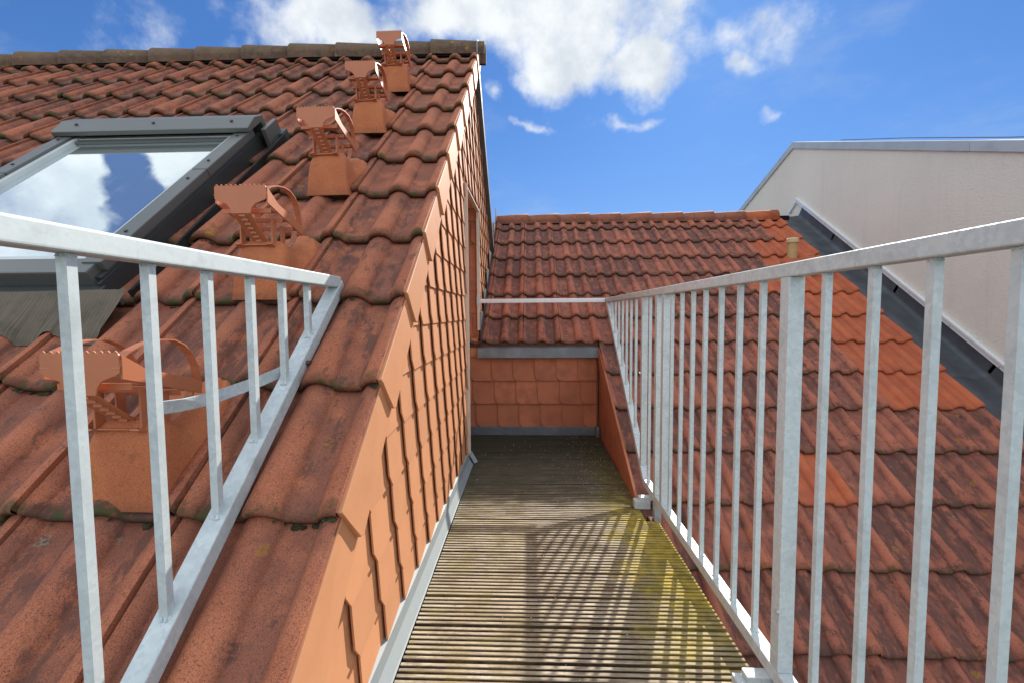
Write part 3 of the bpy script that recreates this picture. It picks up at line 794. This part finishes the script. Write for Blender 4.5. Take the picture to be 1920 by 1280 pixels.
for k in range(-9, 7):
    for i in range(-4, 8):
        if i < 0 and k < 0: continue
        if k >= 6: me = t_btopn if (i, k) in new else t_btop
        else: me = t_bn if (i, k) in new else t_b
        xl = BXV+BW*i
        nm = 'roof_tile'
        if i == 0 and k < 0: me = t_bv; nm = 'verge_tile'
        o = place_tile(nm, me, low, xl, BYk(k), BZk(k), BP, 1, LO)
        if nm == 'verge_tile':
            c = link('cheek', b_cheek, o); c.matrix_local = TM[o].inverted() @ Lw(T(BXV-.003, BYk(k), BZk(k)) @ Rx(BP))
# ridge
rb = ridge_mesh(.44, .086, .104, M['ridge2'])
x = -.44; i = 0
rbn = ridge_mesh(.46, .090, .104, M['tile_new'])
while x < NX-.42:
    last = x+.4 > NX-.45
    mw = T(x, BRY, BRZ-.02+random.uniform(-.003, .003)) @ Matrix.Rotation(radians(random.uniform(-.4, .4)-.7), 4, 'Y')
    link('ridge_tile', rbn if last else rb, low, Lw(mw)); x += .40
b = MB(); b.box((-.44, BRY-.08, BRZ-.07), (BXR+.1, BRY+.08, BRZ+.0)); b.obj('ridge_vent_roll', M['black'], low, mw=Lw())
# wall below the eaves at the end of the walkway
b = MB(); b.box((-.60, 4.000, -.300), (BXV-.005, 4.030, -.255)); b.obj('eaves_board', M['beam'], low, .003, mw=Lw())
b = MB(); b.poly([(-.452, 3.998, -.292), (-.452, 3.952, -.306), (-.452, 3.946, -.388), (-.452, 3.954, -.388), (-.452, 3.96, -.316), (-.452, 4.028, -.302)], (BXV+.452-.01, 0, 0)); b.obj('eaves_flashing', M['lead'], low, .002, mw=Lw())
b = MB(); b.box((-.9, 3.975, -1.079), (BXV-.002, 4.028, -1.0)); b.obj('foot_flashing', M['lead'], low, .003, mw=Lw())
BM_ = Matrix(((1, 0, 0, 0), (0, 0, -1, 4.005), (0, 1, 0, 0), (0, 0, 0, 1)))
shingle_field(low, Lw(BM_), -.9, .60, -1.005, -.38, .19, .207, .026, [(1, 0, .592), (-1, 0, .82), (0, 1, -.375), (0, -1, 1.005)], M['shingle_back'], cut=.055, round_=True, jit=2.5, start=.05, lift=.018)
# cheek of the walkway cut-out, to the right
b = MB(); b.poly(yz(BXV+.006, [(2.52, -3), (4.03, -3), (4.03, Bz(4.03)-.03), (2.52, Bz(2.52)-.03)]), (.04, 0, 0))
b.obj('cutout_side_wall', M['shingle_back'], low, mw=Lw())
b = MB(); b.poly(yz(BXV-.012, [(2.515, -1.075), (2.62, -1.075), (4.0, -.36), (4.0, -.24)] if False else [(2.50, -1.072), (3.02, -1.072), (3.972, -.42), (3.972, -.30), (2.50, -1.31+.06)][:4]), (.016, 0, 0))
b.obj('side_board', M['shingle_back'], low, .002, mw=Lw())
b = MB(); b.box((.602, 2.55, -1.079), (BXV-.0125, 3.97, -1.02)) if False else b.box((.575, 3.90, -1.078), (.606, 3.972, -.99)); b.obj('corner_lead', M['lead'], low, .004, mw=Lw())
# lead valley beside the neighbouring wall
SL = 1.15
v = -3.9; n_ = 0
while v < BRK*BG-.02:
    v1 = min(v+SL, BRK*BG)
    verts = []; faces = []; nu, nv = 14, 12
    for j in range(nv+1):
        vv = v + (v1+.03-v)*j/nv
        for i in range(nu+1):
            u = i/nu; X = BXR-.03 + (NX-.002-BXR+.03)*min(u/.72, 1)
            crease = .012*sin(pi*min(u/.72, 1)*2)+.006*sin(vv*9+u*4)*min(u/.72, 1)*(1-min(u/.72, 1))*3
            zz = -.018 + .02*min(u/.72, 1) + crease
            if u > .72: zz += (u-.72)/.28*.125
            verts.append((X, vv, zz))
    for j in range(nv):
        for i in range(nu): faces.append((j*(nu+1)+i, j*(nu+1)+i+1, (j+1)*(nu+1)+i+1, (j+1)*(nu+1)+i))
    o = link('lead_flashing', mesh_from('lead_flashing', verts, faces, M['lead_dark'], True), low, Lw(T(0, BY0, BZ0+.003*(n_ % 2)) @ Rx(BP)))
    v = v1; n_ += 1

# lichen crusts on the tiles beside the railing
lp = []
for k_, (X_, Y_) in enumerate([(.80, 2.25), (.83, 2.32), (.86, 2.02), (.92, 1.92), (.98, 1.62), (.78, 2.36), (1.02, 1.58), (.74, 2.5)]):
    lp.append((X_, Y_))
verts = []; faces = []
for X_, Y_ in lp:
    c = Vector((X_, Y_, Bz(Y_))) + nB*(.02+.03)
    b0 = len(verts)
    for i in range(9):
        a = 2*pi*i/9; r = random.uniform(.010, .018); verts.append(LO @ (c+Vector((cos(a)*r, sin(a)*r*cb, sin(a)*r*sb))))
    verts.append(LO @ (c+nB*.006)); 
    for i in range(9): faces.append((b0+i, b0+(i+1) % 9, b0+9))
o = link('lichen', mesh_from('lichen', verts, faces, M['lichen'], True), low); o['kind'] = 'stuff'

# =================================================================== vent pipe on the lower roof
vy = BYk(3.3); vx = BXV+BW*6.72
vent = thing('vent_pipe', 'beige vent pipe with a flat cap near the right wall', 'vent pipe', (vx, vy, Bz(vy)))
b = MB(); b.cyl((0, 0, -.02), (0, 0, .265), .048, 24); b.obj('pipe', M['pipe'], vent, smooth=False)
b = MB(); b.cyl((0, 0, .262), (0, 0, .298), .060, 24, .062); b.cyl((0, 0, .298), (0, 0, .312), .062, 24, .050); b.obj('cap', M['pipecap'], vent, .002)
verts = []; faces = []
for j in range(9):
    a = pi/2*j/8
    for i in range(20):
        p_ = 2*pi*i/20; r = .13*cos(a)**.8 if j < 8 else .004
        verts.append((cos(p_)*r*.9, sin(p_)*r, .02+sin(a)*.085))
for j in range(8):
    for i in range(20): faces.append((j*20+i, j*20+(i+1) % 20, (j+1)*20+(i+1) % 20, (j+1)*20+i))
link('collar', mesh_from('collar', verts, faces, M['tile_new'], True), vent, Rx(BP*.8))
b = MB(); hump = thing('vent_tile', 'bright red domed vent tile beside the beige pipe', 'vent tile', (BXV+BW*7.2, BYk(3.35), BZk(3.35)))
verts2 = [(v[0]*.95, v[1]*1.2, v[2]*1.25) for v in verts]
link('dome', mesh_from('dome', verts2, faces, M['tile_new'], True), hump, Rx(BP))

# =================================================================== neighbouring building
nb = thing('building', 'beige rendered gable wall of the taller building next door with a grey metal coping', 'building', (NX, 6.2, -9))
NO = T(-NX, -6.2, 9)
AY, AZ = 6.33, 2.215; NP = radians(19.8)
def nz(Y): return AZ - abs(Y-AY)*tan(NP)
b = MB(); b.poly(yz(NX, [(-1.5, -9), (13, -9), (13, nz(13)), (AY, AZ), (-1.5, nz(-1.5))]), (5, 0, 0))
b.obj('wall', M['stucco'], nb, mw=NO)
for ya, yb in ((-1.5, 1.0), (1.004, 3.84), (3.844, AY-.0005), (AY+.0005, 9.5), (9.504, 13)):
    b = MB()
    pts = [(NX-.022, ya, nz(ya)-.062), (NX-.022, yb, nz(yb)-.062), (NX-.022, yb, nz(yb)+.022), (NX-.022, ya, nz(ya)+.022)]
    b.poly(pts, (.30, 0, 0)); b.obj('coping', M['coping'], nb, .003, mw=NO)
for xx, r_ in ((NX+.06, .004),):
    b = MB(); pth = [(xx, 5.5, nz(5.5)+.038), (xx, 4.6, nz(4.6)+.05), (xx, 3.6, nz(3.6)+.042), (xx, 2.4, nz(2.4)+.06), (xx, .5, nz(.5)+.05)]
    for p0, p1 in zip(pth[:-1], pth[1:]): b.cyl(p0, p1, r_, 6)
    b.obj('lightning_wire', M['lead_dark'], nb, mw=NO)
# bright strip clamped to the wall above the lead
NU = .15
def along(off0, off1, x0, x1, name, mat):
    pts = [(x0, BYk(-10), BZk(-10)+off0), (x0, BRY+.06, Bz(BRY+.06)+off0), (x0, BRY+.06, Bz(BRY+.06)+off1), (x0, BYk(-10), BZk(-10)+off1)]
    b = MB(); b.poly(pts, (x1-x0, 0, 0)); return b.obj(name, mat, nb, .001, mw=NO)
along(NU, NU+.030, NX-.022, NX-.0005, 'clamping_strip', M['alu'])
along(NU+.040, NU+.060, NX-.032, NX-.0008, 'clamping_strip', M['alu'])
along(NU+.0305, NU+.0398, NX-.010, NX-.0006, 'strip_seal', M['black'])
b = MB(); ye = BRY+.062; b.poly([(NX-.028, ye, Bz(ye)+NU+.042), (NX-.028, ye+.16, Bz(ye)+NU-.07), (NX-.028, ye+.16, Bz(ye)+NU-.115), (NX-.028, ye, Bz(ye)+NU-.0)], (.027, 0, 0)); b.obj('clamping_strip', M['alu'], nb, .001, mw=NO)
for i in range(12):
    y = BYk(-8)+i*.42; b = MB(); z = Bz(y)+NU+.011
    b.cyl((NX-.0195, y, z), (NX-.024, y, z), .006, 8); b.obj('screw', M['galv_dark'], nb, mw=NO)

# =================================================================== walkway deck
deck = thing('walkway_deck', 'ribbed weathered timber walkway floor between the two roofs, yellow algae on its right side', 'deck', (0, 2, DECK))
DO = T(0, -2, -DECK)
def board_mesh(x0, x1, wd_, ribs=7):
    pitch = wd_/ribs; d = .011; th = .026; prof = []
    for i in range(ribs):
        y = i*pitch; prof += [(y+.0010, -d), (y+.0044, -d*.95), (y+.0062, -.0010), (y+.0076, 0), (y+pitch-.0050, 0), (y+pitch-.0034, -.0010), (y+pitch-.0010, -d)]
    prof = [(0.0015, -th), (0.0015, -d)] + prof[1:-1] + [(wd_-.0015, -d), (wd_-.0015, -th)]
    n = len(prof); verts = []; faces = []
    seg = 5
    for j in range(seg+1):
        x = x0+(x1-x0)*j/seg; verts += [(x, y, z) for y, z in prof]
    for j in range(seg):
        for i in range(n): faces.append((j*n+i, j*n+(i+1) % n, (j+1)*n+(i+1) % n, (j+1)*n+i))
    faces += [tuple(range(n-1, -1, -1)), tuple(range(seg*n, seg*n+n))]
    me = mesh_from('decking_board', verts, faces, M['deck']); 
    bm = bmesh.new(); bm.from_mesh(me); bmesh.ops.recalc_face_normals(bm, faces=bm.faces); bm.to_mesh(me); bm.free()
    return me
DW = .158; y = .36
m1 = board_mesh(-.401, .668, DW); m2 = board_mesh(-.401, .604, DW); m3 = board_mesh(-1.2, .604, DW)
while y < 3.96:
    y1 = y+DW
    me = m1 if y1 < 2.46 else (m2 if y1 < 3.24 else m3)
    if y1 > 3.975: me = board_mesh(-1.2, .604, 3.972-y, 5)
    link('decking_board', me, deck, DO @ T(0, y, DECK+random.uniform(-.0012, .0008)) @ Matrix.Rotation(radians(random.uniform(-.12, .12)), 4, 'Z') @ Matrix.Rotation(radians(random.uniform(-.15, .15)), 4, 'Y'))
    y += DW+.0065
b = MB()
for x in (-.36, .12, .555): b.box((x-.03, .3, DECK-.16), (x+.03, 3.95, DECK-.028))
b.box((.635, .3, DECK-.16), (.668, 2.44, DECK-.028))
b.obj('joist', M['beam'], deck, mw=DO)
b = MB(); b.box((-1.2, 2.5, DECK-.6), (.6, 3.97, DECK-.17)); b.box((-.40, .1, DECK-.75), (-.30, 2.6, DECK-.17)); b.obj('support', M['beam'], deck, mw=DO)
# grit and bird-seed like debris on the shaded end
vs = []; fs = []
for _ in range(420):
    if random.random() < .6: x, y = random.gauss(.42, .12), random.gauss(3.2, .4)
    else: x, y = random.uniform(-.38, .6), random.uniform(1.2, 3.9)
    x = min(max(x, -.39), .6); y = min(max(y, 1.1), 3.92); r = random.uniform(.001, .0028); b0 = len(vs)
    z = DECK+.001
    vs += [DO @ Vector((x+cos(a)*r*random.uniform(.7, 1.4), y+sin(a)*r, z)) for a in (0, 1.6, 3.1, 4.7)] + [DO @ Vector((x, y, z+r))]
    fs += [(b0, b0+1, b0+4), (b0+1, b0+2, b0+4), (b0+2, b0+3, b0+4), (b0+3, b0, b0+4)]
o = link('debris', mesh_from('debris', vs, fs, M['trim']), deck); o['kind'] = 'stuff'

# =================================================================== railings
def weld(b, p, r=.006):
    """small uneven beads round the foot of a bar"""
    x, y, z = p
    for dx, dy in ((-.009, -.006), (-.009, .006), (.009, -.005), (.009, .006), (-.004, -.010), (.005, -.010), (-.003, .010), (.005, .010)):
        q = r*random.uniform(.55, .95)
        b.cyl((x+dx, y+dy, z-.003), (x+dx*.8, y+dy*.8, z+q*.9), q, 6, q*.45)
RT = .123; BS = .0155
# right railing
rr = thing('railing', 'long galvanised steel railing along the right side of the walkway', 'railing', (.68, 2.0, DECK))
RO = T(-.68, -2.0, -DECK)
XR = .682
b = MB(); b.box((XR-.020, -.15, RT-.036), (XR+.020, 4.03, RT)); b.obj('handrail', M['galv'], rr, .0045, 3, mw=RO)
KY, KZ = 2.64, -.975; EY, EZ = 3.93, RT-.05
b = MB(); b.box((XR-.020, .2, -1.010), (XR+.020, KY, -.970)); b.obj('bottom_rail', M['galv'], rr, .004, 3, mw=RO)
b = MB(); b.bar((XR, KY-.004, -.992), (XR, EY, EZ), .040, .036); b.obj('sloping_rail', M['galv'], rr, .004, 3, mw=RO)
def lowz(Y): return -.970 if Y < KY else -.970 + (Y-KY)/(EY-KY)*(EZ+.972)
import_y = [q*1.062 for q in (.355, .485, .615, .742, .868, 1.003, 1.27, 1.405, 1.54, 1.675, 1.80, 1.93, 2.06, 2.43, 2.745, 2.88, 3.01, 3.14, 3.27, 3.40, 3.53)]
bars = {}
for Y in import_y:
    z0 = lowz(Y)
    b = MB(); b.box((XR-BS/2, Y, z0), (XR+BS/2, Y+BS, RT-.0365)); weld(b, (XR, Y+BS/2, z0)); weld(b, (XR, Y+BS/2, RT-.0385), .0022)
    b.obj('baluster', M['galv'], rr, .0015, 2, mw=RO)
for Y, wd_, zl in ((1.19, .040, -1.25), (2.27, .038, -1.25), (2.39, .038, -1.25), (2.70, .034, -1.2)):
    b = MB(); z0 = zl if Y in (1.13, 2.30) else -.97
    b.box((XR+.0 - wd_/2, Y, max(-.9695, lowz(Y)-.006)), (XR+wd_/2, Y+wd_, RT-.0365)); weld(b, (XR, Y+wd_/2, -.967), .009)
    b.obj('post', M['galv'], rr, .003, 2, mw=RO)
for Y in (1.175, 2.39, .2):
    b = MB(); b.box((XR-.018, Y, -1.42), (XR+.018, Y+.04, -1.0105)); b.obj('post', M['galv_dark'], rr, .003, 2, mw=RO)
b = MB(); b.cyl((XR-.017, 2.715, -.36), (XR-.029, 2.715, -.36), .007, 8); b.cyl((XR-.02, 1.195, -.8), (XR-.026, 1.195, -.8), .006, 8); b.obj('bolt', M['galv_dark'], rr, mw=RO)
# bracket boxes fixing the railing to the deck
for Y in (2.46, 1.22):
    b = MB(); b.box((.575, Y, -1.077), (.6615, Y+.045, -1.030)); b.box((.60, Y+.004, -1.030), (XR+.03, Y+.041, -1.0108)); b.obj('bracket', M['galv'], rr, .003, 2, mw=RO)
# left railing
lr = thing('railing', 'short triangular galvanised railing on the left roof with a sloping lower rail', 'railing', (-.64, .8, -.5))
LRO = T(.64, -.8, .5); XL = -.640
AYL = 1.50
sl_ = .845
def lz(Y): return RT-.012 + (Y-AYL)*sl_
b = MB(); b.box((XL-.020, -.10, RT-.036), (XL+.020, AYL-.005, RT)); b.obj('handrail', M['galv'], lr, .0045, 3, mw=LRO)
b = MB(); b.bar((XL, AYL+.012, lz(AYL+.012)-.022), (XL, .15, lz(.15)-.022), .042, .036); b.obj('sloping_rail', M['galv'], lr, .004, 3, mw=LRO)
for Y in [q*1.0 for q in (.33, .465, .605, .74, .88, 1.02, 1.155, 1.29)]:
    z0 = lz(Y)-.003
    b = MB(); b.box((XL-BS/2, Y, z0), (XL+BS/2, Y+BS, RT-.0365)); weld(b, (XL, Y+BS/2, z0+.006)); weld(b, (XL, Y+BS/2, RT-.0385), .0022)
    b.obj('baluster', M['galv'], lr, .0015, 2, mw=LRO)
# strap, twisted along its length, from the rail to the lowest roof step
path = [Vector(p) for p in ((-.652, 1.235, -.135), (-.665, 1.21, -.150), (-.69, 1.14, -.168), (-.715, 1.06, -.182), (-.73, 1.0, -.190), (-.748, .945, -.192), (-.765, .90, -.190))]
tw = [80, 75, 70, 66, 80, 95, 92]; vs = []; fs = []
for i, p in enumerate(path):
    t_ = (path[min(i+1, 6)]-path[max(i-1, 0)]).normalized(); s_ = t_.cross(Vector((0, 0, 1))).normalized(); u_ = s_.cross(t_)
    a = radians(tw[i]); wv = s_*cos(a)+u_*sin(a); nv = t_.cross(wv)
    vs += [p+wv*.014+nv*.0025, p-wv*.014+nv*.0025, p-wv*.014-nv*.0025, p+wv*.014-nv*.0025]
for i in range(6):
    for j in range(4): fs.append((4*i+j, 4*i+(j+1) % 4, 4*i+4+(j+1) % 4, 4*i+4+j))
fs += [(0, 1, 2, 3), (24, 25, 26, 27)]
b = MB(); b.add(vs, fs); b.obj('strap', M['galv_dark'], lr, .0008, 1, mw=LRO)
b = MB(); b.cyl((XL+.021, 1.24, lz(1.24)-.025), (XL+.031, 1.24, lz(1.24)-.025), .008, 6); b.obj('bolt', M['soot'], lr, mw=LRO)
# cross bar at the end of the walkway
cbt = thing('crossbar', 'thin horizontal metal bar across the far end of the walkway', 'bar', (.1, 4.0, .1))
b = MB(); b.box((-.43-.1, -.017, -.014), (XR-.022-.1, .017, .022)); b.obj('bar', M['alu'], cbt, .005, 3)
b = MB(); b.box((-.456-.1, -.03, -.03), (-.431-.1, .03, .035)); b.obj('wall_plate', M['galv'], cbt, .002, 1)
